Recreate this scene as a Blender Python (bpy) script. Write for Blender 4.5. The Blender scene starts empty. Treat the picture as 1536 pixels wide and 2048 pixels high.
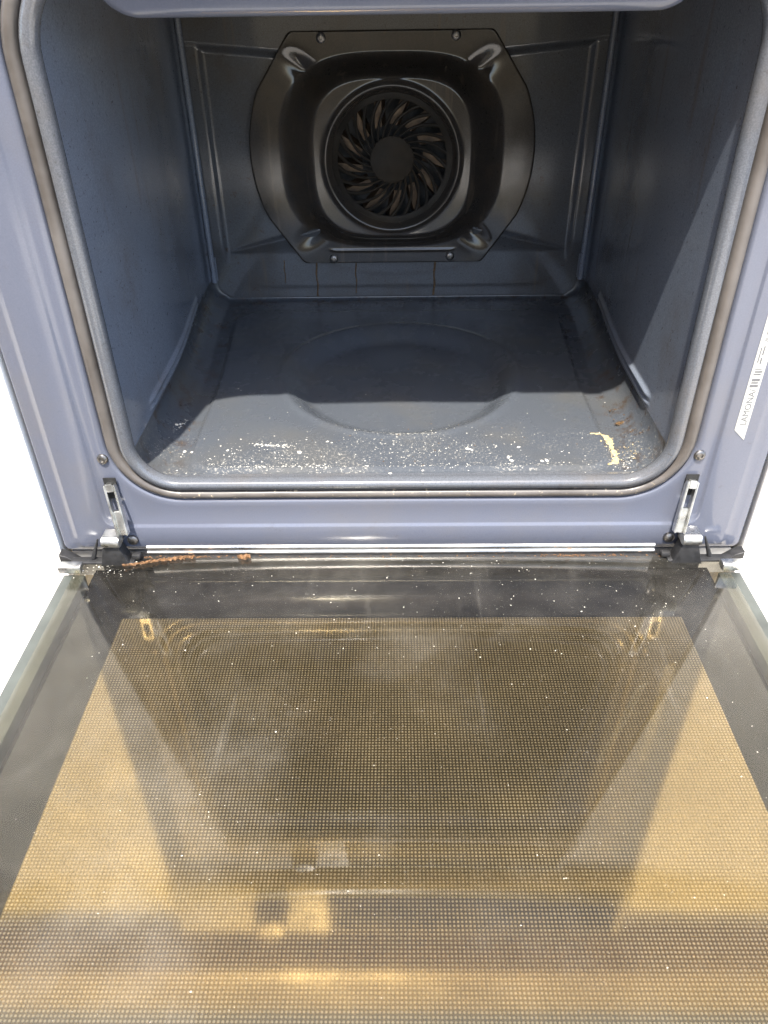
import bpy, bmesh, math, random
import numpy as np
from mathutils import Matrix, Vector

random.seed(7)
rng = np.random.default_rng(7)
scene = bpy.context.scene
COL = scene.collection
R = math.radians

# ------------------------------------------------------------------ camera
cam_data = bpy.data.cameras.new('camera')
cam = bpy.data.objects.new('camera', cam_data)
COL.objects.link(cam)
cam_data.sensor_fit = 'VERTICAL'
cam_data.sensor_height = 36.0
cam_data.sensor_width = 27.0
cam_data.lens = 36.0 * 1532 / 2048
cam_data.clip_start = 0.02
cam_data.clip_end = 60.0
PITCH, YAW, ROLL = R(35.8), R(1.0), R(-0.9)
cam.matrix_world = (Matrix.Translation((-0.004, -0.528, 0.349)) @ Matrix.Rotation(YAW, 4, 'Z')
                    @ Matrix.Rotation(R(90) - PITCH, 4, 'X') @ Matrix.Rotation(ROLL, 4, 'Z'))
scene.camera = cam

# ------------------------------------------------------------------ daylight
SUN_DIR = Vector((0.21, 1.0, -2.26)).normalized()      # the way the sunlight travels
world = bpy.data.worlds.new('World')
scene.world = world
world.use_nodes = True
wn = world.node_tree
sky = wn.nodes.new('ShaderNodeTexSky')
sky.sky_type = 'NISHITA'
sky.sun_disc = False
sky.dust_density = 2.5
sky.sun_elevation = math.asin(-SUN_DIR.z)
sky.sun_rotation = math.atan2(-SUN_DIR.x, -SUN_DIR.y)
wn.links.new(sky.outputs[0], wn.nodes['Background'].inputs[0])
wn.nodes['Background'].inputs[1].default_value = 0.14

sun_data = bpy.data.lights.new('sun', 'SUN')
sun_data.energy = 2.8
sun_data.angle = R(0.9)
sun_data.color = (1.0, 0.95, 0.86)
sun = bpy.data.objects.new('sun', sun_data)
COL.objects.link(sun)
sun.rotation_euler = SUN_DIR.to_track_quat('-Z', 'Y').to_euler()
sun.location = (-0.3, -2, 4)

scene.view_settings.view_transform = 'Standard'
scene.view_settings.look = 'None'
scene.view_settings.gamma = 1.0
scene.view_settings.use_curve_mapping = False
scene.view_settings.exposure = 2.1
scene.cycles.use_denoising = True
scene.cycles.caustics_reflective = False
scene.cycles.caustics_refractive = False
scene.cycles.max_bounces = 6
scene.cycles.diffuse_bounces = 4
scene.cycles.glossy_bounces = 4
scene.cycles.transparent_max_bounces = 6
scene.cycles.sample_clamp_indirect = 4.0


# ------------------------------------------------------------------ materials
class NT:
    def __init__(self, name):
        self.mat = bpy.data.materials.new(name)
        self.mat.use_nodes = True
        self.t = self.mat.node_tree
        self.b = self.t.nodes['Principled BSDF']
        self.out = self.t.nodes['Material Output']
        self.geo = None

    def n(self, kind, **kw):
        nd = self.t.nodes.new(kind)
        for k, v in kw.items():
            setattr(nd, k, v)
        return nd

    def l(self, a, b):
        self.t.links.new(a, b)

    def pos(self):
        if self.geo is None:
            self.geo = self.n('ShaderNodeNewGeometry')
        return self.geo.outputs['Position']

    def xyz(self):
        s = self.n('ShaderNodeSeparateXYZ')
        self.l(self.pos(), s.inputs[0])
        return s.outputs

    def noise(self, scale, detail=3, rough=0.55, vec=None, stretch=None):
        nd = self.n('ShaderNodeTexNoise')
        nd.inputs['Scale'].default_value = scale
        nd.inputs['Detail'].default_value = detail
        nd.inputs['Roughness'].default_value = rough
        v = vec or self.pos()
        if stretch:
            m = self.n('ShaderNodeVectorMath', operation='MULTIPLY')
            self.l(v, m.inputs[0])
            m.inputs[1].default_value = stretch
            v = m.outputs[0]
        self.l(v, nd.inputs['Vector'])
        return nd.outputs['Fac']

    def math(self, op, a, b=None, clamp=False):
        nd = self.n('ShaderNodeMath', operation=op, use_clamp=clamp)
        for i, v in enumerate((a, b)):
            if v is None:
                continue
            if isinstance(v, (int, float)):
                nd.inputs[i].default_value = v
            else:
                self.l(v, nd.inputs[i])
        return nd.outputs[0]

    def ramp(self, fac, lo, hi, a=0.0, b=1.0, smooth=True):
        nd = self.n('ShaderNodeMapRange', interpolation_type='SMOOTHSTEP' if smooth else 'LINEAR')
        self.l(fac, nd.inputs[0])
        for i, v in zip((1, 2, 3, 4), (lo, hi, a, b)):
            nd.inputs[i].default_value = v
        return nd.outputs[0]

    def mix(self, fac, a, b):
        nd = self.n('ShaderNodeMix', data_type='RGBA')
        if isinstance(fac, (int, float)):
            nd.inputs[0].default_value = fac
        else:
            self.l(fac, nd.inputs[0])
        for i, v in ((6, a), (7, b)):
            if isinstance(v, tuple):
                nd.inputs[i].default_value = v + (1,) if len(v) == 3 else v
            else:
                self.l(v, nd.inputs[i])
        return nd.outputs[2]

    def set(self, **kw):
        for k, v in kw.items():
            s = self.b.inputs[k.replace('_', ' ')]
            if isinstance(v, tuple):
                s.default_value = v + (1,) if len(v) == 3 else v
            elif isinstance(v, (int, float)):
                s.default_value = v
            else:
                self.l(v, s)
        return self

    def bump(self, h, strength=0.2, dist=0.001):
        nd = self.n('ShaderNodeBump')
        nd.inputs['Strength'].default_value = strength
        nd.inputs['Distance'].default_value = dist
        self.l(h, nd.inputs['Height'])
        self.l(nd.outputs[0], self.b.inputs['Normal'])


def enamel(name, base, speck, rough, grease=(0.10, 0.075, 0.05), grease_amt=0.35, streak=False, peel=0.10, grain=1.35, splat=0.0):
    m = NT(name)
    fine = m.noise(900, 2, 0.6)
    spots = m.ramp(m.noise(330, 3, 0.6), 0.62, 0.72)
    col = m.mix(m.ramp(fine, 0.35, 0.7), base, tuple(c * grain for c in base))
    col = m.mix(m.math('MULTIPLY', spots, 0.6), col, speck)
    blot = m.ramp(m.noise(9, 5, 0.62), 0.45, 0.75)
    col = m.mix(m.math('MULTIPLY', blot, grease_amt), col, grease)
    if streak:
        st = m.ramp(m.noise(60, 4, 0.6, stretch=(1.0, 1.0, 0.10)), 0.58, 0.75)
        col = m.mix(m.math('MULTIPLY', st, 0.45), col, (0.13, 0.10, 0.07))
    if splat:
        sp = m.ramp(m.noise(75, 6, 0.8), 0.60, 0.66)
        where = m.ramp(m.noise(6, 3, 0.5), 0.42, 0.62)
        col = m.mix(m.math('MULTIPLY', m.math('MULTIPLY', sp, where), splat), col, (0.050, 0.030, 0.014))
    m.set(Base_Color=col, Specular_IOR_Level=0.55)
    rr = m.ramp(m.noise(14, 5, 0.65), 0.3, 0.75, rough * 0.7, rough * 1.7)
    m.set(Roughness=rr)
    h = m.math('ADD', m.math('MULTIPLY', fine, 0.25), m.noise(28, 2, 0.5))
    m.bump(h, peel, 0.0012)
    return m.mat


def plain(name, base, rough=0.4, metal=0.0, var=0.25, scale=60, spec=0.5, bump=0.05):
    m = NT(name)
    f = m.noise(scale, 4, 0.6)
    m.set(Base_Color=m.mix(m.ramp(f, 0.3, 0.7), tuple(c * (1 - var) for c in base), tuple(min(1, c * (1 + var)) for c in base)),
          Metallic=metal, Specular_IOR_Level=spec,
          Roughness=m.ramp(m.noise(scale * 0.7, 4, 0.6), 0.3, 0.7, rough * 0.75, min(1, rough * 1.3)))
    if bump:
        m.bump(m.noise(scale * 4, 3, 0.6), bump, 0.001)
    return m.mat


M = {}
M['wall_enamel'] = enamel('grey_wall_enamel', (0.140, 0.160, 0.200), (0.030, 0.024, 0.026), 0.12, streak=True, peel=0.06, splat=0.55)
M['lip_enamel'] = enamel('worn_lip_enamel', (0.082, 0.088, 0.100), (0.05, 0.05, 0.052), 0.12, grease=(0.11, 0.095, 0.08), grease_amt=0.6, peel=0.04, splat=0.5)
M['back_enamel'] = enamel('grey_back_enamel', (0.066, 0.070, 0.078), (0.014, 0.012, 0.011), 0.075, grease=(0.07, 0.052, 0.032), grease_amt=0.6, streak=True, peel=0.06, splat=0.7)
M['cover_enamel'] = enamel('greasy_cover_enamel', (0.030, 0.026, 0.023), (0.008, 0.006, 0.005), 0.10, grease=(0.068, 0.050, 0.032), grease_amt=0.75, streak=True, peel=0.06, splat=0.6)
M['frame_enamel'] = enamel('blue_grey_frame_enamel', (0.104, 0.113, 0.147), (0.096, 0.105, 0.135), 0.11, grease=(0.13, 0.125, 0.125), grease_amt=0.4, peel=0.025, grain=1.08, splat=0.18)


def floor_material():
    m = NT('dusty_floor_enamel')
    x, y, z = m.xyz()
    fine = m.noise(900, 2, 0.6)
    col = m.mix(m.ramp(fine, 0.35, 0.7), (0.052, 0.059, 0.071), (0.070, 0.078, 0.090))
    blot = m.ramp(m.noise(11, 5, 0.62), 0.42, 0.75)
    col = m.mix(m.math('MULTIPLY', blot, 0.5), col, (0.085, 0.080, 0.068))
    # dried flour film near the front, with an outline of its own
    front = m.ramp(y, 0.020, 0.105, 1.0, 0.0)
    flour = m.ramp(m.noise(420, 5, 0.75), 0.53, 0.66)
    area = m.ramp(m.noise(16, 4, 0.6), 0.38, 0.62)
    fac = m.math('MULTIPLY', m.math('MULTIPLY', flour, area), front)
    col = m.mix(m.math('MULTIPLY', fac, 0.8), col, (0.40, 0.38, 0.33))
    # burnt ring round the right-hand side and along the wall corners
    side = m.math('MAXIMUM', m.ramp(m.math('ABSOLUTE', x), 0.175, 0.205), m.ramp(y, 0.375, 0.41))
    burnt = m.ramp(m.noise(55, 6, 0.75), 0.50, 0.64)
    col = m.mix(m.math('MULTIPLY', m.math('MULTIPLY', side, burnt), 0.75), col, (0.045, 0.028, 0.016))
    m.set(Base_Color=col, Specular_IOR_Level=0.5)
    rr = m.ramp(m.noise(20, 5, 0.65), 0.3, 0.75, 0.17, 0.38)
    m.set(Roughness=m.math('ADD', rr, m.math('MULTIPLY', front, 0.12)))
    m.bump(m.math('ADD', m.math('MULTIPLY', fine, 0.3), m.noise(26, 2, 0.5)), 0.10, 0.0012)
    return m.mat


M['floor_enamel'] = floor_material()


def seal_material():
    m = NT('taupe_door_seal')
    x, y, z = m.xyz()
    f = m.noise(16, 4, 0.6)
    col = m.mix(m.ramp(f, 0.3, 0.7), (0.066, 0.057, 0.050), (0.118, 0.106, 0.097))
    crust = m.ramp(m.noise(150, 5, 0.7), 0.58, 0.70)
    low = m.ramp(z, -0.004, 0.010, 1.0, 0.0)
    col = m.mix(m.math('MULTIPLY', m.math('MULTIPLY', crust, low), 0.8), col, (0.62, 0.50, 0.33))
    m.set(Base_Color=col, Roughness=m.ramp(f, 0.3, 0.7, 0.28, 0.5), Specular_IOR_Level=0.5)
    m.bump(m.noise(240, 4, 0.6), 0.15, 0.001)
    return m.mat


M['seal'] = seal_material()
M['vent_enamel'] = enamel('dark_vent_enamel', (0.016, 0.014, 0.012), (0.008, 0.007, 0.006), 0.6, grease=(0.05, 0.035, 0.02), grease_amt=0.6)


M['vent_enamel'].node_tree.nodes['Principled BSDF'].inputs['Specular IOR Level'].default_value = 0.15


def sill_material():
    m = NT('worn_steel_sill')
    f = m.noise(45, 5, 0.65, stretch=(0.3, 1, 1))
    rust = m.ramp(m.noise(90, 5, 0.75), 0.57, 0.68)
    col = m.mix(m.ramp(f, 0.3, 0.7), (0.34, 0.34, 0.35), (0.56, 0.55, 0.52))
    col = m.mix(m.math('MULTIPLY', rust, 0.8), col, (0.36, 0.18, 0.07))
    m.set(Base_Color=col, Metallic=m.ramp(rust, 0, 1, 1.0, 0.0), Roughness=m.ramp(f, 0.3, 0.7, 0.25, 0.45))
    m.bump(m.noise(300, 3, 0.6), 0.1, 0.001)
    return m.mat


M['sill'] = sill_material()
M['zinc'] = plain('zinc_plated_steel', (0.62, 0.62, 0.60), 0.33, 1.0, 0.25, 120)
M['screw'] = plain('dull_screw_steel', (0.22, 0.21, 0.20), 0.38, 1.0, 0.3, 400)
M['black_plastic'] = plain('black_hinge_plastic', (0.018, 0.018, 0.019), 0.5, 0, 0.3, 200)
M['dark'] = plain('near_black', (0.010, 0.010, 0.010), 0.8, 0, 0.3, 100, bump=0)  # plain near-black for slot plates, fan wheel and display
M['white'] = plain('white_cabinet_laminate', (0.82, 0.81, 0.78), 0.75, 0, 0.02, 20, bump=0.01)
M['edge'] = plain('cream_cabinet_edging', (0.70, 0.62, 0.50), 0.45, 0, 0.05, 50)
M['paper'] = plain('rating_paper', (0.42, 0.42, 0.39), 0.6, 0, 0.04, 200)
M['ink'] = plain('grey_ink', (0.12, 0.12, 0.125), 0.7, 0, 0.1, 400, bump=0)
M['rail'] = plain('grey_door_rail', (0.075, 0.084, 0.078), 0.42, 0.3, 0.25, 25)
M['casing'] = plain('galvanised_casing', (0.35, 0.35, 0.35), 0.5, 0.8, 0.2, 30)
M['copper'] = plain('heat_browned_fan', (0.065, 0.040, 0.021), 0.5, 0.4, 0.35, 90)
M['steel_panel'] = plain('brushed_panel_steel', (0.72, 0.70, 0.64), 0.5, 0.0, 0.05, 60, bump=0.02)
M['black_glass'] = plain('black_panel_glass', (0.012, 0.012, 0.012), 0.35, 0, 0.2, 30, bump=0)
M['knob'] = plain('satin_knob', (0.45, 0.43, 0.39), 0.5, 0.2, 0.1, 80)
M['worktop'] = plain('pale_worktop', (0.66, 0.56, 0.40), 0.4, 0, 0.15, 30)
M['wall_paint'] = plain('cream_wall_paint', (0.66, 0.58, 0.42), 0.8, 0, 0.05, 8)
M['blocker_brown'] = plain('brown_light_blocker', (0.20, 0.165, 0.13), 0.8, 0, 0.05, 8)  # for the added, unseen light blocker
M['ground'] = plain('pale_floor_tile', (0.55, 0.51, 0.44), 0.5, 0, 0.08, 6)
M['crumb'] = plain('flour_crumb', (0.50, 0.48, 0.42), 0.85, 0, 0.12, 700, bump=0)
M['crust'] = plain('yellow_crust', (0.42, 0.33, 0.17), 0.8, 0, 0.25, 400, bump=0.3)
M['rust'] = plain('burnt_orange_residue', (0.14, 0.07, 0.028), 0.7, 0, 0.5, 350, bump=0.3)
M['burnt'] = plain('burnt_brown_residue', (0.075, 0.042, 0.016), 0.5, 0, 0.5, 300, bump=0.3)


def inner_glass_material():
    """clear oven-door glass with a greasy, dusty film"""
    m = NT('greasy_door_glass')
    t = m.t
    t.nodes.remove(m.b)
    tr = m.n('ShaderNodeBsdfTransparent')
    tr.inputs[0].default_value = (0.86, 0.84, 0.78, 1)
    gl = m.n('ShaderNodeBsdfGlossy')
    gl.inputs['Color'].default_value = (1, 0.97, 0.92, 1)
    smear = m.noise(7, 5, 0.6)
    m.l(m.ramp(smear, 0.35, 0.75, 0.03, 0.13), gl.inputs['Roughness'])
    fr = m.n('ShaderNodeFresnel')
    fr.inputs[0].default_value = 1.42
    mx = m.n('ShaderNodeMixShader')
    m.pos()
    front = m.math('SUBTRACT', 1.0, m.geo.outputs['Backfacing'])
    m.l(m.math('MULTIPLY', fr.outputs[0], front), mx.inputs[0])
    m.l(tr.outputs[0], mx.inputs[1])
    m.l(gl.outputs[0], mx.inputs[2])
    df = m.n('ShaderNodeBsdfDiffuse')
    df.inputs[0].default_value = (0.70, 0.66, 0.58, 1)
    film = m.ramp(m.noise(5, 6, 0.66), 0.42, 0.78, 0.004, 0.075)
    streak = m.ramp(m.noise(24, 4, 0.7, stretch=(1.0, 0.12, 1.0)), 0.58, 0.77, 0.0, 0.06)
    speck = m.ramp(m.noise(520, 2, 0.5), 0.735, 0.76, 0.0, 0.55)
    patch = m.ramp(m.noise(13, 3, 0.5), 0.42, 0.66)
    fac = m.math('MULTIPLY', m.math('ADD', m.math('ADD', film, streak), m.math('MULTIPLY', speck, patch), clamp=True), front)
    m2 = m.n('ShaderNodeMixShader')
    m.l(fac, m2.inputs[0])
    m.l(mx.outputs[0], m2.inputs[1])
    m.l(df.outputs[0], m2.inputs[2])
    m.l(m2.outputs[0], m.out.inputs[0])
    return m.mat


def screen_material():
    """bronze coated pane with a printed field of pale dots inside a black border"""
    m = NT('dot_printed_bronze_glass')
    x, y, z = m.xyz()
    p = 0.00227
    def cell(c):
        f = m.math('FRACT', m.math('MULTIPLY', m.math('ADD', c, 10.0), 1 / p))
        return m.math('SUBTRACT', f, 0.5)
    fx, fy = cell(x), cell(y)
    d = m.math('SQRT', m.math('ADD', m.math('MULTIPLY', fx, fx), m.math('MULTIPLY', fy, fy)))
    dot = m.ramp(d, 0.18, 0.42, 1.0, 0.0)
    inx = m.math('LESS_THAN', m.math('ABSOLUTE', x), 0.2280)
    iny = m.math('LESS_THAN', y, -0.0720)
    iny2 = m.math('GREATER_THAN', y, -0.418)
    field = m.math('MULTIPLY', m.math('MULTIPLY', inx, iny), iny2)
    tone = m.ramp(m.noise(7, 5, 0.65), 0.35, 0.65)
    ground = m.mix(tone, (0.034, 0.027, 0.018), (0.060, 0.045, 0.024))
    dots = m.mix(tone, (0.140, 0.126, 0.100), (0.210, 0.194, 0.165))
    col = m.mix(dot, ground, dots)
    col = m.mix(field, (0.008, 0.008, 0.009), col)
    dif = m.n('ShaderNodeBsdfPrincipled')
    m.l(col, dif.inputs['Base Color'])
    dif.inputs['Roughness'].default_value = 0.06
    gl = m.n('ShaderNodeBsdfGlossy')
    gl.inputs['Color'].default_value = (1.0, 0.72, 0.30, 1)
    gl.inputs['Roughness'].default_value = 0.07
    mx = m.n('ShaderNodeMixShader')
    m.l(m.math('MULTIPLY', field, 0.20), mx.inputs[0])
    m.l(dif.outputs[0], mx.inputs[1])
    m.l(gl.outputs[0], mx.inputs[2])
    m.t.nodes.remove(m.b)
    m.l(mx.outputs[0], m.out.inputs[0])
    return m.mat


M['door_glass'] = inner_glass_material()
M['screen'] = screen_material()


# ------------------------------------------------------------------ mesh helpers (millimetres)
def link(o, parent=None):
    COL.objects.link(o)
    if parent is not None:
        o.parent = parent
        if parent.get('is_root'):
            o.matrix_parent_inverse = Matrix.Translation(-parent.location)
    return o


def mesh_obj(name, V, F, mat, parent=None, smooth=True):
    me = bpy.data.meshes.new(name)
    me.from_pydata([(a * 0.001, b * 0.001, c * 0.001) for a, b, c in V], [], F)
    me.validate()
    me.update()
    if smooth:
        me.polygons.foreach_set('use_smooth', [True] * len(me.polygons))
    me.materials.append(mat)
    return link(bpy.data.objects.new(name, me), parent)


def grid_faces(nu, nv, close_u=False, flip=False):
    F = []
    for i in range(nu if close_u else nu - 1):
        for j in range(nv - 1):
            a, b = i * nv + j, ((i + 1) % nu) * nv + j
            q = (a, b, b + 1, a + 1)
            F.append(q[::-1] if flip else q)
    return F


def sheet(name, P, mat, parent, close_u=False, flip=False, smooth=True):
    nu, nv = P.shape[:2]
    return mesh_obj(name, P.reshape(-1, 3).tolist(), grid_faces(nu, nv, close_u, flip), mat, parent, smooth)


def from_bm(name, bm, mat, parent=None, smooth=False, angle=40):
    bmesh.ops.scale(bm, vec=(0.001,) * 3, verts=bm.verts)
    me = bpy.data.meshes.new(name)
    bm.normal_update()
    bm.to_mesh(me)
    bm.free()
    if smooth:
        me.polygons.foreach_set('use_smooth', [True] * len(me.polygons))
        me.set_sharp_from_angle(angle=R(angle))
    me.materials.append(mat)
    return link(bpy.data.objects.new(name, me), parent)


def add_box(bm, x0, x1, y0, y1, z0, z1, mtx=None):
    vs = [bm.verts.new((x, y, z)) for x in (x0, x1) for y in (y0, y1) for z in (z0, z1)]
    for f in ((0, 1, 3, 2), (4, 6, 7, 5), (0, 4, 5, 1), (2, 3, 7, 6), (0, 2, 6, 4), (1, 5, 7, 3)):
        bm.faces.new([vs[i] for i in f])
    if mtx:
        bmesh.ops.transform(bm, matrix=mtx, verts=vs)
    return vs


def box(name, x0, x1, y0, y1, z0, z1, mat, parent=None, bevel=0.0, seg=2, mtx=None):
    bm = bmesh.new()
    add_box(bm, x0, x1, y0, y1, z0, z1, mtx)
    if bevel:
        bmesh.ops.bevel(bm, geom=list(bm.edges), offset=bevel, segments=seg, profile=0.5, affect='EDGES')
    return from_bm(name, bm, mat, parent, bool(bevel))


def prism(name, pts, y0, y1, mat, parent=None, bevel=0.0, seg=3):
    """outline in x,z extruded along y"""
    bm = bmesh.new()
    a = [bm.verts.new((x, y0, z)) for x, z in pts]
    b = [bm.verts.new((x, y1, z)) for x, z in pts]
    bm.faces.new(a)
    bm.faces.new(b[::-1])
    n = len(pts)
    for i in range(n):
        bm.faces.new((a[i], b[i], b[(i + 1) % n], a[(i + 1) % n]))
    bmesh.ops.recalc_face_normals(bm, faces=bm.faces)
    if bevel:
        ed = [e for e in bm.edges if abs(e.verts[0].co.y - e.verts[1].co.y) < 1e-6]
        bmesh.ops.bevel(bm, geom=ed, offset=bevel, segments=seg, profile=0.5, affect='EDGES')
    return from_bm(name, bm, mat, parent, True, 35)


def lathe(name, prof, mat, parent=None, n=24, loc=(0, 0, 0), axis='Y'):
    """profile (radius, height) turned about y, height towards -y"""
    V, F = [], []
    for r, h in prof:
        for i in range(n):
            a = 2 * math.pi * i / n
            V.append((r * math.cos(a), -h, r * math.sin(a)))
    for k in range(len(prof) - 1):
        for i in range(n):
            j = (i + 1) % n
            F.append((k * n + i, k * n + j, (k + 1) * n + j, (k + 1) * n + i))
    F.append(tuple(range((len(prof) - 1) * n, len(prof) * n)))
    o = mesh_obj(name, V, F, mat, parent)
    o.data.set_sharp_from_angle(angle=R(40))
    o.location = Vector(loc) * 0.001
    return o


def empty(name, loc, parent=None):
    o = bpy.data.objects.new(name, None)
    o.empty_display_size = 0.05
    o.location = Vector(loc) * 0.001
    return link(o, parent)


def tag(o, label, cat=None, kind=None, group=None):
    o['label'] = label
    if cat:
        o['category'] = cat
    if kind:
        o['kind'] = kind
    if group:
        o['group'] = group
    return o


def sstep(a, b, v):
    t = np.clip((v - a) / (b - a), 0, 1)
    return t * t * (3 - 2 * t)


# ------------------------------------------------------------------ the oven
oven = empty('built_in_oven', (0, 200, -120))
oven['is_root'] = 1
tag(oven, 'open blue-grey enamelled built-in oven with its glass door lowered', 'oven')

HW, DEEP, TOP = 234.0, 422.0, 380.0      # cavity half width, depth, height


def rrect(hw, zlo, zhi, rlo, rhi, nc=14, ne=10):
    """rounded rectangle, always the same number of points, from bottom centre counter-clockwise"""
    pts = []
    def arc(cx, cz, r, a0, a1):
        for i in range(nc + 1):
            a = R(a0 + (a1 - a0) * i / nc)
            pts.append((cx + r * math.cos(a), cz + r * math.sin(a)))
    def edge(p, q):
        for i in range(1, ne):
            f = i / ne
            pts.append((p[0] + (q[0] - p[0]) * f, p[1] + (q[1] - p[1]) * f))
    arc(hw - rlo, zlo + rlo, rlo, -90, 0)
    edge((hw, zlo + rlo), (hw, zhi - rhi))
    arc(hw - rhi, zhi - rhi, rhi, 0, 90)
    edge((hw - rhi, zhi), (-hw + rhi, zhi))
    arc(-hw + rhi, zhi - rhi, rhi, 90, 180)
    edge((-hw, zhi - rhi), (-hw, zlo + rlo))
    arc(-hw + rlo, zlo + rlo, rlo, 180, 270)
    edge((-hw + rlo, zlo), (hw - rlo, zlo))
    return pts


# --- cavity: floor with rounded sides, two walls, ceiling
RC = 24.0
def taper(X, Y):
    return X * (1 - (1 - sstep(150, 400, Y)) * 15.0 / HW)


ys = np.concatenate([np.linspace(15, DEEP - 10, 150), DEEP - 10 + 10 * np.sin(np.linspace(0.15, 1, 9) * math.pi / 2)])
endf = np.concatenate([np.zeros(150), 1 - np.cos(np.linspace(0.15, 1, 9) * math.pi / 2)])   # turned-in rear edge


def cavity_floor():
    xs, zs, nx, nz = [], [], [], []
    for i in range(11):
        a = R(180 + 90 * i / 10)
        xs.append(-HW + RC + RC * math.cos(a)); zs.append(RC + RC * math.sin(a)); nx.append(-math.cos(a)); nz.append(-math.sin(a))
    for x in np.linspace(-HW + RC, HW - RC, 190)[1:-1]:
        xs.append(x); zs.append(0); nx.append(0); nz.append(1)
    for i in range(11):
        a = R(270 + 90 * i / 10)
        xs.append(HW - RC + RC * math.cos(a)); zs.append(RC + RC * math.sin(a)); nx.append(-math.cos(a)); nz.append(-math.sin(a))
    xs, zs, nx, nz = map(np.array, (xs, zs, nx, nz))
    X, Y = np.meshgrid(xs, ys, indexing='ij')
    Z = np.repeat(zs[:, None], len(ys), 1)
    # round well, with a softly rolled lip and a shallow dome in the middle
    d = np.hypot(X - 2, Y - 203)
    Z = Z - 13.0 * (1 - sstep(100, 128, d)) + 1.6 * np.exp(-((d - 130) / 4.0) ** 2) + 2.0 * (1 - sstep(10, 90, d))
    # raised tray field with rounded corners
    qx, qy = np.abs(X) - (194 - 26), np.abs(Y - 199) - (179 - 26)
    sd = np.hypot(np.maximum(qx, 0), np.maximum(qy, 0)) + np.minimum(np.maximum(qx, qy), 0) - 26
    flat = (zs[:, None] < 0.5)
    Z = Z + flat * (2.2 * (1 - sstep(-2.5, 2.5, sd)) + 1.0 * np.exp(-(sd / 2.2) ** 2) - 2.2)
    inset = endf[None, :] * np.where(flat, 4.0, 4.0 + 6 * np.clip(zs[:, None] / RC, 0, 1))
    X = X + nx[:, None] * inset
    Z = Z + nz[:, None] * inset
    return np.stack([taper(X, Y), Y, Z], -1)


sheet('cavity_floor', cavity_floor(), M['floor_enamel'], oven, flip=False)


def cavity_wall(side):
    zz = np.concatenate([np.linspace(RC, 60, 40), np.linspace(62, TOP - 30, 60)])
    Zg, Y = np.meshgrid(zz, ys, indexing='ij')
    along = sstep(70, 84, Y) * (1 - sstep(322, 336, Y))
    bump = 3.0 * along * (np.exp(-((Zg - 36) / 2.6) ** 2) + 0.8 * np.exp(-((Zg - 29) / 2.0) ** 2))
    # shelf-guide embossing higher up and a slight dish of the sheet
    for zc in (118, 200, 282):
        bump = bump + 0.0 * zc
    dish = -1.5 * np.sin(np.clip((Y - 28) / 394, 0, 1) * math.pi) * np.sin(np.clip((Zg - 24) / 330, 0, 1) * math.pi)
    inset = endf[None, :] * 10.0
    X = side * (HW - bump - dish - inset)
    return np.stack([taper(X, Y), Y, Zg], -1)


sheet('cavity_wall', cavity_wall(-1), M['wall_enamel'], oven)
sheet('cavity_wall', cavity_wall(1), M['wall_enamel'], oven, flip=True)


def cavity_ceiling():
    xs, zs = [], []
    for i in range(11):
        a = R(180 - 90 * i / 10)
        xs.append(-HW + 30 + 30 * math.cos(a)); zs.append(TOP - 30 + 30 * math.sin(a))
    for x in np.linspace(-HW + 30, HW - 30, 40)[1:-1]:
        xs.append(x); zs.append(TOP)
    for i in range(11):
        a = R(90 - 90 * i / 10)
        xs.append(HW - 30 + 30 * math.cos(a)); zs.append(TOP - 30 + 30 * math.sin(a))
    X, Y = np.meshgrid(np.array(xs), ys, indexing='ij')
    Z = np.repeat(np.array(zs)[:, None], len(ys), 1)
    X = X * (1 - endf[None, :] * 10 / HW)
    return np.stack([taper(X, Y), Y, Z], -1)


sheet('cavity_ceiling', cavity_ceiling(), M['wall_enamel'], oven)


def back_panel():
    nx_, nz_ = 230, 190
    u = np.linspace(-1, 1, nx_)
    zz = np.linspace(1.0, TOP - 2, nz_)
    r = 26.0
    half = 231 - np.where(zz < r + 1, r - np.sqrt(np.maximum(0, r * r - (r - np.minimum(zz - 1, r)) ** 2)), 0)
    X = u[:, None] * half[None, :]
    Z = np.repeat(zz[None, :], nx_, 0)
    ax = np.abs(X)
    h = 5.0 * sstep(206, 214, ax) * sstep(40, 70, Z)                      # raised side strips
    ztop = 266 + (ax - 110) * 0.085
    h = np.maximum(h, 6.0 * sstep(-3, 5, Z - ztop))                       # raised top field
    # pressed wedge ribs under the fan cover corners
    up = 80 - (ax - 125) * 0.26
    wid = np.clip((205 - ax) / 80, 0, 1)
    inside = sstep(-2, 2, up - Z) * sstep(-6, 2, Z - 58) * sstep(203, 196, ax) * sstep(95, 110, ax)
    h = h + 9.0 * np.sqrt(wid) * np.where(Z > 58, np.clip((Z - 56) / np.maximum(up - 56, 4), 0, 1) ** 1.5, 0) * sstep(2.5, -1.5, Z - up) * (ax > 90)
    Y = DEEP + 2 - h
    return np.stack([X, Y, Z], -1)


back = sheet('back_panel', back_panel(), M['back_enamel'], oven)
# drips that ran down from the fan cover
for xd, w, z0 in ((-100, 1.3, 2), (-51, 0.9, 6), (47, 1.5, 2), (-140, 0.7, 20)):
    P = []
    zz = np.linspace(48, z0, 14)
    for i, zc in enumerate(zz):
        ww = w * (0.6 + 0.5 * random.random())
        xo = xd + 0.6 * math.sin(i * 0.9)
        P.append([(xo - ww, DEEP + 1.7, zc), (xo, DEEP + 1.0, zc), (xo + ww, DEEP + 1.7, zc)])
    sheet('dried_drip', np.array(P), M['burnt'], back)

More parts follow.
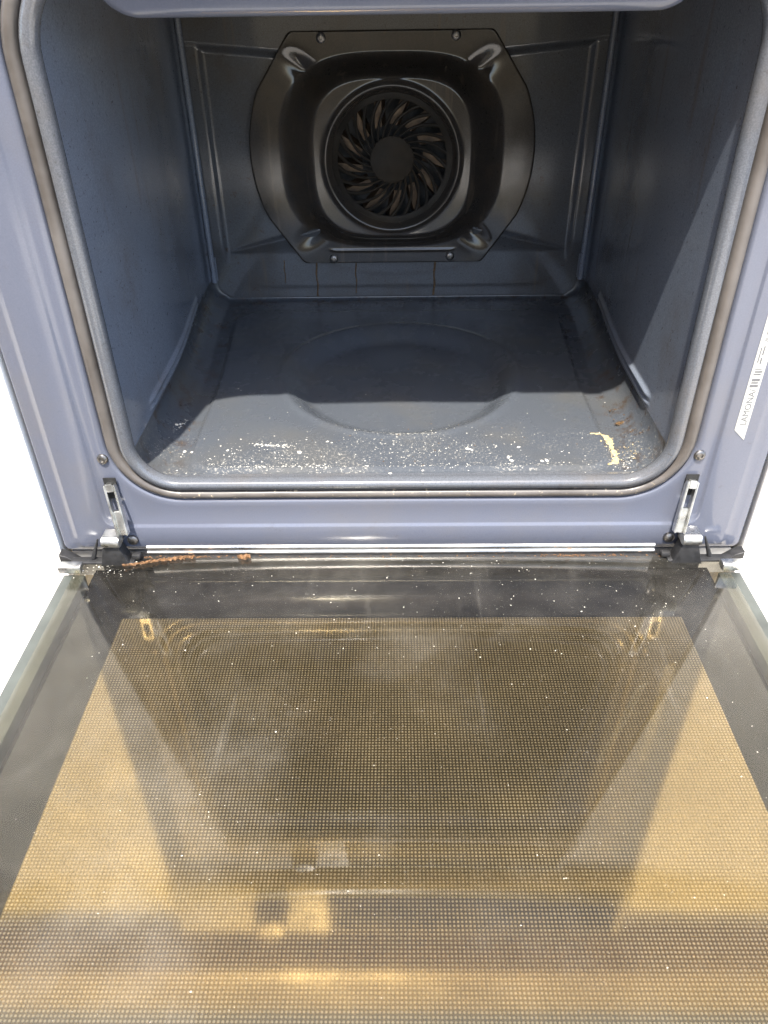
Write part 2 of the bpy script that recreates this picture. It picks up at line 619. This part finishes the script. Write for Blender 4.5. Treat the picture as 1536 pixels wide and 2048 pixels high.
# folded bead where each side wall meets the back panel
for s in (-1, 1):
    P = []
    for zc in np.linspace(24, 372, 40):
        P.append([(s * (227.5 + 3.4 * math.cos(a)), 415.5 + 3.4 * math.sin(a), zc) for a in np.linspace(0, 2 * math.pi, 17)])
    sheet('corner_bead', np.array(P), M['wall_enamel'], oven)

# --- fan cover
CX, CZ, FY = -5.0, 168.0, DEEP + 2.0


def cover_outline(th):
    c, s = math.cos(th), math.sin(th)
    r = 161.0
    if abs(s) > 1e-6:
        r = min(r, 120.5 / abs(s))
    n = (26.5 * abs(c) + 19 * abs(s)) / 32.6
    return min(r, 158.0 / n)


def fan_cover():
    nth, nr = 288, 70
    P = np.zeros((nth, nr + 4, 3))
    for i in range(nth):
        th = 2 * math.pi * i / nth
        c, s = math.cos(th), math.sin(th)
        Ro = cover_outline(th)
        rr = np.concatenate([np.linspace(66, 80, 16), np.linspace(81, Ro, nr - 16)])
        x, z = rr * c, rr * s
        se = ((np.abs(x) / 86) ** 3.2 + (np.abs(z) / 80) ** 3.2) ** (1 / 3.2)
        se2 = ((np.abs(x) / 128) ** 3.0 + (np.abs(z) / 103) ** 3.0) ** (1 / 3.0)
        f = np.clip((se - 1) / np.maximum((se - 1) + (1 - se2), 1e-3), 0, 1)
        f = np.where(se2 >= 1, 1.0, f)
        h = 9 + 27 * (1 - f * f * (3 - 2 * f))
        h = h + 3.2 * np.exp(-((rr - 74) / 3.2) ** 2) - 5.0 * (1 - sstep(66, 72, rr))
        # corner creases
        for a in (42, 138):
            dd = abs(x * math.sin(R(a)) - z * math.cos(R(a)))
            h = h - 4.5 * np.exp(-(dd / 9.0) ** 2) * sstep(0.05, 0.5, f) * sstep(1.25, 0.95, se2)
        # pressed line along the foot of the boss
        h = h + 1.2 * np.exp(-((z + 106) / 1.6) ** 2) * (abs(x) < 74)
        P[i, :nr, 0] = CX + x
        P[i, :nr, 1] = FY - h
        P[i, :nr, 2] = CZ + z
        for k, (dr, hh) in enumerate(((0.8, 8.2), (1.0, 6.5), (0.6, 3.0), (-3.0, 0.5))):
            P[i, nr + k] = (CX + (Ro + dr) * c, FY - hh, CZ + (Ro + dr) * s)
    return P


cover = sheet('fan_cover', fan_cover(), M['cover_enamel'], oven, close_u=True, flip=True)
cover.data.set_sharp_from_angle(angle=R(50))
# the vent: rim, hub and swept ribs
VY = FY - 31.0
o = lathe('vent_rim', [(60.5, -1.5), (60.5, 0.6), (61.5, 1.0), (66.6, 1.0), (67, 0.2)], M['vent_enamel'], cover, 96, (CX, VY, CZ))
o.data.polygons[-1].use_smooth = False
bm = bmesh.new(); bm.from_mesh(o.data); bm.faces.ensure_lookup_table()
bmesh.ops.delete(bm, geom=[f for f in bm.faces if len(f.verts) > 4], context='FACES'); bm.to_mesh(o.data); bm.free()
lathe('vent_hub', [(24.5, -1.5), (24.5, 0.4), (24.0, 0.9), (12, 0.9), (1, 0.9)], M['vent_enamel'], cover, 48, (CX, VY, CZ))


def rib_mesh():
    V, F = [], []
    n = 12
    for i in range(n + 1):
        f = i / n
        r = 22 + 40.5 * f
        a = math.pi / 2 - R(44) * f ** 0.85
        w = 1.0 + 1.1 * f
        tx, tz = -math.sin(a), math.cos(a)
        # perpendicular to the swept line
        da = -R(44) * 0.85 * max(f, 0.08) ** -0.15
        dx = math.cos(a) * 40.5 - r * math.sin(a) * da
        dz = math.sin(a) * 40.5 + r * math.cos(a) * da
        L = math.hypot(dx, dz)
        px, pz = -dz / L, dx / L
        x, z = r * math.cos(a), r * math.sin(a)
        V += [(x - px * w, 0.4, z - pz * w), (x - px * w * .6, -0.9, z - pz * w * .6), (x + px * w * .6, -0.9, z + pz * w * .6), (x + px * w, 0.4, z + pz * w)]
    for i in range(n):
        for j in range(3):
            a = i * 4 + j
            F.append((a, a + 1, a + 5, a + 4))
    return V, F


V, F = rib_mesh()
rib = mesh_obj('vent_rib', V, F, M['vent_enamel'], cover)
NR = 26
for i in range(NR):
    q = rib if i == 0 else rib.copy()
    if i:
        COL.objects.link(q)
    q.location = (CX * .001, VY * .001, CZ * .001)
    q.rotation_euler = (0, 2 * math.pi * i / NR, 0)
for xs_, zs_ in ((-77, 52), (65, 54), (-79, 283), (63, 284)):
    lathe('screw', [(5.2, 0), (5.0, 1.6), (3.6, 2.8), (2.0, 3.0), (1.6, 1.4)], M['screw'], cover, 18, (xs_, FY - 9, zs_))
# the fan wheel behind the ribs
wheel = lathe('fan_wheel', [(70, 0), (70, 1.2), (20, 1.2), (18, 10), (4, 11)], M['dark'], oven, 48, (CX, FY - 8, CZ))
bl = mesh_obj('fan_blade', [(34, 0, -2), (62, 0, -9), (62, -13, -5), (34, -13, 2), (34, -13, 10), (62, -13, 3)],
              [(0, 1, 2, 3), (3, 2, 5, 4)], M['copper'], wheel, False)
for i in range(13):
    q = bl if i == 0 else bl.copy()
    if i:
        COL.objects.link(q)
    q.location = (0, 0, 0)
    q.location = (0, -0.0015, 0)
    q.rotation_euler = (0, 2 * math.pi * i / 13 + 0.1, 0)

# --- mouth of the oven: lip, seal and front frame, lofted ring by ring
def rings(name, specs, mat, sharp=None):
    P = np.array([[(x, y, z) for x, z in pts] for pts, y in specs])
    P = np.transpose(P, (1, 0, 2))
    ob = sheet(name, P, mat, oven, close_u=True, flip=True)
    if sharp:
        ob.data.set_sharp_from_angle(angle=R(sharp))
    return ob


def mouth(off):
    return rrect(215 + off, 0.5 - off * 0.85, 352 + off, 33 + off, 50 + off)


lip = [(rrect(219.2, -2.3, TOP + .2, 22.5, 28), 15.5), (rrect(217.6, -1.6, 377, 28, 34), 12.0), (mouth(0.8), 8.0), (mouth(0), 5.0),
       (mouth(0.4), 2.0), (mouth(1.6), -0.4), (mouth(3.6), -2.0), (mouth(6.0), -2.2), (mouth(9.4), -1.2), (mouth(11.0), 1.2), (mouth(11.8), 4.5)]
rings('mouth_lip', lip, M['lip_enamel'])
seal = [(mouth(11.8), 4.6), (mouth(12.1), 2.6), (mouth(12.9), 0.8), (mouth(14.3), -0.6), (mouth(16.2), -1.3), (mouth(18.4), -1.1), (mouth(20.4), 0.0), (mouth(21.6), 2.0), (mouth(22.0), 4.5)]
rings('door_seal', seal, M['seal'])


def rect(hw, zlo, zhi, r=5):
    return rrect(hw, zlo, zhi, r, r)


frame_r = [(mouth(22.0), 4.6), (mouth(22.6), 2.0), (mouth(23.8), 0.5), (mouth(25.5), 0.0), (mouth(30), 0.0),
           (rect(251, -43.0, 414, 12), 0.0), (rect(252, -44.0, 415, 12), -0.4), (rect(253, -45.2, 416, 12), -1.6), (rect(254.2, -46.4, 417, 12), -2.0),
           (rect(279, -66, 421, 6), -2.0), (rect(281, -67, 422, 6), -1.5), (rect(284, -68.5, 423, 6), 0.8), (rect(290, -70.5, 424, 6), 1.6), (rect(295.6, -72.4, 425, 6), 2.0),
           (rect(296.7, -73.2, 425.6, 6), 2.8), (rect(297, -73.6, 426, 6), 4.5), (rect(297, -73.6, 426, 6), 22)]
frame = rings('front_frame', frame_r, M['frame_enamel'])
for sx, sz in ((-241, 23), (241, 23)):
    lathe('screw', [(4.6, 0), (4.4, 1.2), (3.2, 2.2), (2.4, 2.3), (2.0, 1.0)], M['screw'], frame, 18, (sx, -0.2, sz))

# curved baffle hanging just inside the top of the mouth
pts = []
for a0, a1, cx in ((180, 270, -188 + 30), (270, 360, 186 - 30)):
    for i in range(13):
        a = R(a0 + (a1 - a0) * i / 12)
        pts.append((cx + 30 * math.cos(a), 321.5 + 30 + 30 * math.sin(a)))
pts += [(186, 378), (-188, 378)]
prism('grill_baffle', pts, 26, 44, M['frame_enamel'], oven, 5.0, 4)

# ridged steel sill under the mouth
prof = [(4, -65.0), (-1.8, -65.2), (-3.4, -66.2), (-3.9, -67.6), (-3.3, -69.2), (-2.6, -69.9), (-4.4, -70.7), (-5.0, -72.0), (-4.4, -73.6), (-2, -74.6), (4, -75)]
P = np.array([[(x, y, z) for y, z in prof] for x in np.linspace(-222, 222, 60)])
sheet('sill_strip', P, M['sill'], oven, flip=True)

# outer casing
bm = bmesh.new()
add_box(bm, -280, 280, 30, 470, -105, 430)
bmesh.ops.delete(bm, geom=[f for f in bm.faces if f.calc_center_median().y < 31], context='FACES')
from_bm('casing', bm, M['casing'], oven)
box('bottom_rail', -294, 294, 6, 29, -106, -77, M['casing'], oven, 1)

# --- rating sticker on the right of the frame
lab_y = -2.45
stick = prism('rating_sticker', [(262.0, 47), (271.5, 38), (271.5, 196), (262.0, 196)], lab_y, lab_y + 0.25, M['paper'], oven)
stick['label'] = 'narrow white printed paper sticker with slanted end'


def lettering(body, size, x_base, z0):
    cu = bpy.data.curves.new('lettering', 'FONT')
    cu.body = body
    cu.size = size * 0.001
    cu.extrude = 0.00004
    cu.materials.append(M['ink'])
    cu.resolution_u = 3
    ob = bpy.data.objects.new('lettering', cu)
    COL.objects.link(ob)
    bpy.context.view_layer.update()
    me = bpy.data.meshes.new_from_object(ob)
    bpy.data.objects.remove(ob)
    ob = link(bpy.data.objects.new('lettering', me), stick)
    ob.matrix_world = Matrix(((0, -1, 0, x_base * .001), (0, 0, -1, (lab_y - 0.08) * .001), (1, 0, 0, z0 * .001), (0, 0, 0, 1)))
    return ob


lettering('LAMONA/', 7.0, 269.4, 51)


def ink_bar(x0, x1, z0, z1):
    box('print_mark', x0, x1, lab_y - 0.14, lab_y - 0.03, z0, z1, M['ink'], stick)


for (x0, x1, z0, z1) in ((263.6, 269.8, 84, 86), (264.2, 269.2, 87, 88.2), (264, 270, 89, 91), (264, 269.4, 94, 95), (264.4, 270, 96, 97.2), (264, 269, 98.5, 99.2),
                         (266, 267, 103, 108), (266, 267, 110, 117), (264, 264.8, 104, 116)):
    ink_bar(x0, x1, z0, z1)
lettering('/LT', 6.5, 269.5, 120)
for (x0, x1, z0, z1) in ((265, 266, 134, 142), (267.5, 268.5, 134, 140), (265, 268.6, 146, 150)):
    ink_bar(x0, x1, z0, z1)
zz = 154.0
for k in range(16):
    w = random.choice((0.5, 0.8, 1.3))
    ink_bar(263.2, 270.4, zz, zz + w)
    zz += w + random.choice((0.7, 1.0, 1.5))

# --- hinges
def hinge(s):
    h = empty('hinge', (s * 243, -6, -40), oven)
    h.matrix_parent_inverse = Matrix.Translation(-oven.location)
    off = Matrix.Translation(-h.location)
    made = []
    def add(ob):
        ob.parent = h
        ob.matrix_parent_inverse = off
        made.append(ob)
        return ob
    x = s * 239
    add(box('slot', x - 5.2, x + 5.2, -3.0, -2.2, -14, 6, M['dark'], None))  # flat plate, no opening: the slot's inner shade is put into its colour
    # arm: a folded channel with a long window
    bm = bmesh.new()
    tilt = Matrix.Translation((x, -4, 1)) @ Matrix.Rotation(R(-14), 4, 'X') @ Matrix.Rotation(R(s * 7), 4, 'Y')
    add_box(bm, -4.8, -3.0, -4, 3, -46, 0, tilt)
    add_box(bm, 3.0, 4.8, -4, 3, -46, 0, tilt)
    add_box(bm, -3.0, 3.0, -4.2, 2, -6, 1, tilt)
    add_box(bm, -3.0, 3.0, -1.5, 3, -46, -24, tilt)
    bmesh.ops.bevel(bm, geom=list(bm.edges), offset=0.6, segments=2, affect='EDGES')
    add(from_bm('arm', bm, M['zinc'], None, True))
    bm = bmesh.new()
    lug = Matrix.Translation((s * 245, -17, -49)) @ Matrix.Rotation(R(90), 4, 'Y')
    bmesh.ops.create_cone(bm, cap_ends=True, segments=20, radius1=5.4, radius2=5.4, depth=15, matrix=lug)
    add_box(bm, s * 245 - 7, s * 245 + 7, -15, -6, -54, -44)
    bmesh.ops.bevel(bm, geom=[e for e in bm.edges if e.calc_face_angle(0) > 0.8], offset=0.7, segments=2, affect='EDGES')
    add(from_bm('lug', bm, M['zinc'], None, True))
    ob = lathe('rivet', [(4.6, 0), (4.6, 2.5), (3.2, 3.6), (1, 3.8)], M['screw'], None, 18, (s * 232, -1.9, -58))
    add(ob)
    # black foot cover between arm and door
    cx = s * 246
    pts = [(cx - 13, -75), (cx - 7, -54), (cx + 6, -54), (cx + 13, -75)]
    add(prism('foot_cover', pts, -19, -7, M['black_plastic'], None, 0.8, 2))
    add(box('door_bracket', min(s * 230, s * 286), max(s * 230, s * 286), -18, -9, -74, -71.5, M['black_plastic'], None, 1.2))
    add(box('bracket_ear', s * 229 - 4, s * 229 + 4, -14, -8, -72, -67, M['black_plastic'], None, 1.5))
    add(box('corner_cap', s * 282 - 10, s * 282 + 10, -30, -20.5, -74, -67, M['zinc'], None, 1.5))
    pin = Matrix.Translation((s * 266, -12, -69)) @ Matrix.Rotation(R(-s * 22), 4, 'Y')
    bm = bmesh.new()
    bmesh.ops.create_cone(bm, cap_ends=True, segments=10, radius1=2.2, radius2=0.7, depth=22, matrix=pin @ Matrix.Translation((0, 0, 9)))
    add(from_bm('spring_pin', bm, M['black_plastic'], None, True))
    add(prism('corner_guard', [(s * 282, -77), (s * 297, -77), (s * 297, -68), (s * 291, -70)], -12, -2.2, M['black_plastic'], None, 0.8))


hinge(-1)
hinge(1)

# --- the door, lowered flat
door = empty('door', (0, -10, -90), oven)
door.matrix_parent_inverse = Matrix.Translation(-oven.location)
doff = Matrix.Translation(-door.location)


def dpart(ob):
    ob.parent = door
    ob.matrix_parent_inverse = doff
    return ob


GZ = -73.5
dpart(box('inner_glass', -279, 279, -452, -9, GZ - 4, GZ, M['door_glass'], None, 0.8, 2))
dpart(box('screen_glass', -269, 269, -450, -10, GZ - 17, GZ - 13, M['screen'], None))
for s in (-1, 1):
    dpart(box('side_rail', min(s * 271, s * 290), max(s * 271, s * 290), -452, -26, GZ - 34, GZ - 4.3, M['rail'], None, 1.5))
dpart(box('hinge_rail', -262, 262, -9.5, -3, GZ - 34, GZ - 0.5, M['black_plastic'], None, 1.0))
dpart(box('handle_rail', -296, 296, -472, -452.5, GZ - 34, GZ - 2, M['rail'], None, 2))
dpart(box('outer_glass', -297, 297, -474, -14, GZ - 42, GZ - 34.5, M['black_glass'], None, 1.5))

# --- control panel above the mouth: only its reflection shows in the door glass
panel = box('control_panel', -297, 297, -19, 30, 428, 550, M['steel_panel'], oven, 2)
box('panel_display', -94, 284, -20.5, -18.6, 440, 542, M['dark'], panel, 0.4)
for kx in (-168,):
    kn = lathe('knob', [(24, 0), (24, 3), (21.5, 4), (20.5, 24), (19.5, 26), (18, 26.5), (2, 26.5)], M['knob'], panel, 40, (kx, -19.1, 488))
    box('pointer', -1.2, 1.2, -27.4, -26.4, 4, 18, M['black_plastic'], kn)

# ------------------------------------------------------------------ what stands round the oven, plus an added light blocker
for s, lab in ((-1, 'white cabinet front beside the bare side of the oven frame'),
               (1, 'white cabinet front beside the frame side with the paper sticker')):
    c = empty('kitchen_cabinet', (s * 600, 100, -700))
    c['is_root'] = 1
    tag(c, lab, 'cabinet', group='white cabinets either side of the oven')
    x0, x1 = sorted((s * 300.5, s * 895))
    box('cabinet_door', x0, x1, 0.5, 18, -690, 568, M['white'], c, 1.2)
    a, b = sorted((s * 303, s * 893))
    box('carcass', a, b, 18.5, 500, -700, 570, M['edge'], c)

wt = box('worktop', -1300, 1300, -38, 560, 616, 650, M['worktop'], None, 3)
tag(wt, 'pale wooden worktop over the oven, mirrored in its door glass', 'worktop')
wall = box('wall', -1600, 1600, 560, 580, -700, 2300, M['wall_paint'])
wall['kind'] = 'structure'
side = box('wall', -1050, -950, -3200, -330, -700, 2600, M['blocker_brown'])  # added out of view to block left-hand sky light from the cavity's right side
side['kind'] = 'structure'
gd = box('ground', -3000, 3000, -4000, 700, -720, -700, M['ground'])
gd['kind'] = 'structure'


# ------------------------------------------------------------------ crumbs and residue
def floor_z(x, y):
    x = x / (1 - (1 - float(sstep(150, 400, y))) * 15.0 / HW)
    d = math.hypot(x - 2, y - 203)
    def ss(a, b, v):
        t = min(1, max(0, (v - a) / (b - a)))
        return t * t * (3 - 2 * t)
    z = -13.0 * (1 - ss(100, 128, d)) + 1.6 * math.exp(-((d - 130) / 4.0) ** 2) + 2.0 * (1 - ss(10, 90, d))
    qx, qy = abs(x) - 168, abs(y - 199) - 153
    sd = math.hypot(max(qx, 0), max(qy, 0)) + min(max(qx, qy), 0) - 26
    z += 2.2 * (1 - ss(-2.5, 2.5, sd)) + 1.0 * math.exp(-(sd / 2.2) ** 2) - 2.2
    if abs(x) > HW - RC:
        q = min(abs(x) - (HW - RC), RC - 0.5)
        z = RC - math.sqrt(RC * RC - q * q)
    return z


def lumps(name, pts, mat, parent=None):
    """pts: x, y, z, size; each an irregular grain"""
    V, F = [], []
    for x, y, z, s in pts:
        b = len(V)
        k = 5
        rot = random.random() * 6.28
        el = 0.6 + 0.8 * random.random()
        ring = []
        for i in range(k):
            a = 2 * math.pi * i / k
            r = s * (0.7 + 0.6 * random.random())
            px, py = r * math.cos(a) * el, r * math.sin(a) / el
            ring.append((x + px * math.cos(rot) - py * math.sin(rot), y + px * math.sin(rot) + py * math.cos(rot), z + s * 0.1 * random.random()))
        V += ring
        V.append((x + s * 0.2 * (random.random() - .5), y, z + s * (0.25 + 0.4 * random.random())))
        for i in range(k):
            F.append((b + i, b + (i + 1) % k, b + k))
    return mesh_obj(name, V, F, mat, parent, False)


def cluster(n, x, y, sx, sy, s0, s1):
    out = []
    while len(out) < n:
        a, b = random.gauss(x, sx), random.gauss(y, sy)
        if abs(a) < 226 and 8 < b < 300:
            out.append((a, b, floor_z(a, b), 0.6 * s0 + (0.85 * s1 - 0.6 * s0) * random.random() ** 5))
    return out


g = []
g += cluster(620, 20, 45, 42, 20, 0.18, 0.85)
g += cluster(360, -8, 72, 22, 12, 0.15, 0.6)
g += cluster(180, 70, 34, 36, 16, 0.18, 0.8)
g += cluster(190, -128, 42, 16, 14, 0.2, 0.9)
g += cluster(190, -96, 46, 14, 12, 0.2, 0.9)
g += cluster(150, -165, 28, 22, 12, 0.2, 1.0)
g += cluster(120, -30, 30, 40, 14, 0.2, 0.8)
g += cluster(70, 170, 34, 22, 18, 0.2, 1.0)
g += cluster(260, 0, 70, 130, 40, 0.15, 0.7)
for x, y, s in ((-206, 93, 2.4), (-203, 96, 1.8), (-161, 170, 1.0), (-158, 166, .8), (-33, 178, 1.1), (-87, 46, 2.2), (-190, 52, 1.9), (-182, 48, 1.7), (-151, 50, 1.6), (-64, 64, 1.4), (-60, 62, 1.2),
                (60, 50, 2.0), (63, 49, 1.7), (96, 30, 2.2), (94, 36, 2.0), (126, 30, 2.2), (122, 29, 1.6), (105, 52, 1.8), (-8, 14, 2.0), (20, 18, 1.4), (196, 12, 3.0), (190, 11, 2.4)):
    g.append((x, y, floor_z(x, y), s))
def smear(n, xa, ya, xb, yb, w, s1):
    for i in range(n):
        f = random.random()
        a = xa + (xb - xa) * f + random.gauss(0, w)
        b = ya + (yb - ya) * f + random.gauss(0, w)
        g.append((a, b, floor_z(a, b), 0.1 + s1 * random.random() ** 3))


smear(150, -128, 60, -98, 56, 1.6, 0.9)
smear(260, -150, 22, -60, 23, 1.8, 0.7)
smear(200, -60, 22, 150, 24, 2.0, 0.6)
smear(60, 60, 74, 175, 75, 2.2, 0.4)
smear(90, -8, 74, 40, 75, 1.5, 0.5)
smear(60, -206, 80, -198, 105, 1.0, 0.8)
smear(120, 186, 12, 200, 40, 4.0, 0.7)
tag(lumps('flour_crumbs', g, M['crumb']), 'white flour and crumbs scattered over the front of the oven floor', 'crumbs', 'stuff')

g = cluster(140, 40, 55, 90, 28, 0.2, 1.0) + cluster(60, 196, 60, 12, 26, 0.2, 1.3) + cluster(50, -190, 60, 14, 26, 0.2, 1.2) + cluster(40, -214, 300, 8, 40, 0.2, 1.0)
tag(lumps('burnt_crumbs', g, M['burnt']), 'dark burnt crumbs scattered over the oven floor', 'crumbs', 'stuff')

# specks on the glass, thick towards the hinge side
g = []
for i in range(900):
    x = random.uniform(-255, 262)
    y = -14 - 120 * random.random() ** 1.6
    if random.random() < 0.35 + 0.65 * (x > 0):
        g.append((x, y, GZ, 0.10 + 0.55 * random.random() ** 6))
for i in range(120):
    g.append((random.uniform(-255, 255), random.uniform(-380, -60), GZ, 0.12 + 0.5 * random.random() ** 4))
for i in range(110):
    g.append((random.gauss(-258, 16), random.gauss(-24, 7), GZ, 0.15 + 0.8 * random.random() ** 3))
tag(lumps('glass_dust', g, M['crumb']), 'pale dust and grit specks lying on the lowered door glass', 'dust', 'stuff')


def patch(name, pts, mat, label, h=0.9, zfun=floor_z, jitter=0.8):
    """a low crusty patch following a line of (x, y, half width)"""
    V, F = [], []
    m = 6
    n = 0
    for (xa, ya, wa), (xb, yb, wb) in zip(pts[:-1], pts[1:]):
        L = math.hypot(xb - xa, yb - ya)
        k = max(2, int(L / 1.6))
        dx, dy = (xb - xa) / L, (yb - ya) / L
        for i in range(k):
            f = i / k
            w = (wa + (wb - wa) * f) * (0.25 + 1.2 * random.random())
            cx, cy = xa + (xb - xa) * f, ya + (yb - ya) * f
            for j in range(m + 1):
                e = -1 + 2 * j / m
                x, y = cx - dy * w * e, cy + dx * w * e
                hh = h * (1 - e * e) * (0.4 + 1.0 * random.random()) if 0 < j < m else -0.2
                V.append((x + jitter * (random.random() - .5), y + jitter * (random.random() - .5), zfun(x, y) + hh))
            n += 1
    F = grid_faces(n, m + 1)
    ob = mesh_obj(name, V, F, mat, None, False)
    tag(ob, label, 'residue')
    return ob


gz = lambda x, y: GZ + 0.02
patch('crust_residue', [(172, 75, 1.5), (186, 74, 2.5), (188, 66, 3.2), (187, 52, 2.8), (188, 40, 2.8), (185, 30, 3.0), (176, 25, 1.2)], M['crust'],
      'yellow dried crust curving round the tray corner of the oven floor', 0.5)
def splatter(n, x, y, sx, sy, s1, label):
    pts = []
    for i in range(n):
        a, b = random.gauss(x, sx), random.gauss(y, sy)
        f = math.exp(-((a - x) / sx) ** 2 - ((b - y) / sy) ** 2)
        pts.append((a, b, floor_z(a, b) + 0.02, 0.2 + s1 * f * random.random()))
    ob = lumps('burnt_residue', pts, M['burnt'])
    tag(ob, label, 'residue')


splatter(70, 203, 92, 3.4, 3.0, 2.2, 'larger brown burnt spot on the oven floor by the wall')
splatter(45, 203, 117, 4.5, 1.8, 1.4, 'small brown burnt splash farther back beside the oven wall')
g = []
smear(120, 186, 72, 187, 34, 3.0, 0.9)
smear(90, 196, 62, 206, 30, 3.5, 0.7)
tag(lumps('crust_flakes', g, M['crust']), 'loose yellow flakes round the dried crust on the oven floor', 'flakes', 'stuff')
splatter(40, 208, 72, 5.0, 2.0, 1.2, 'brown burnt smear beside the yellow crust on the oven floor')
splatter(50, -208, 333, 8.0, 1.6, 1.5, 'dark burnt streak in the rear corner of the oven floor')
patch('food_strand', [(-240, -20, .8), (-226, -17, 1.2), (-212, -13, 1.4), (-200, -11, 2.2), (-190, -8.6, 1.8), (-178, -7.5, 1.0)], M['rust'],
      'long orange food strand lying along the hinge edge of the glass', 1.6, gz)
patch('food_lump', [(-142, -8, 1.5), (-138, -9, 3.0), (-134, -8.5, 3.2), (-129, -8, 1.2)], M['rust'],
      'orange baked lump stuck on the middle of the hinge edge', 2.4, gz)
g = []
for i in range(620):
    x = random.choice((random.uniform(-245, -150), random.uniform(-200, 240), random.gauss(160, 20)))
    g.append((x, random.gauss(-8.2, 1.0), GZ + 0.02, 0.15 + 0.9 * random.random() ** 4))
tag(lumps('rusty_grit', g, M['rust']), 'rusty brown grit caught along the hinge edge of the glass', 'grit', 'stuff')
for ob in bpy.data.objects:
    if 'is_root' in ob:
        del ob['is_root']
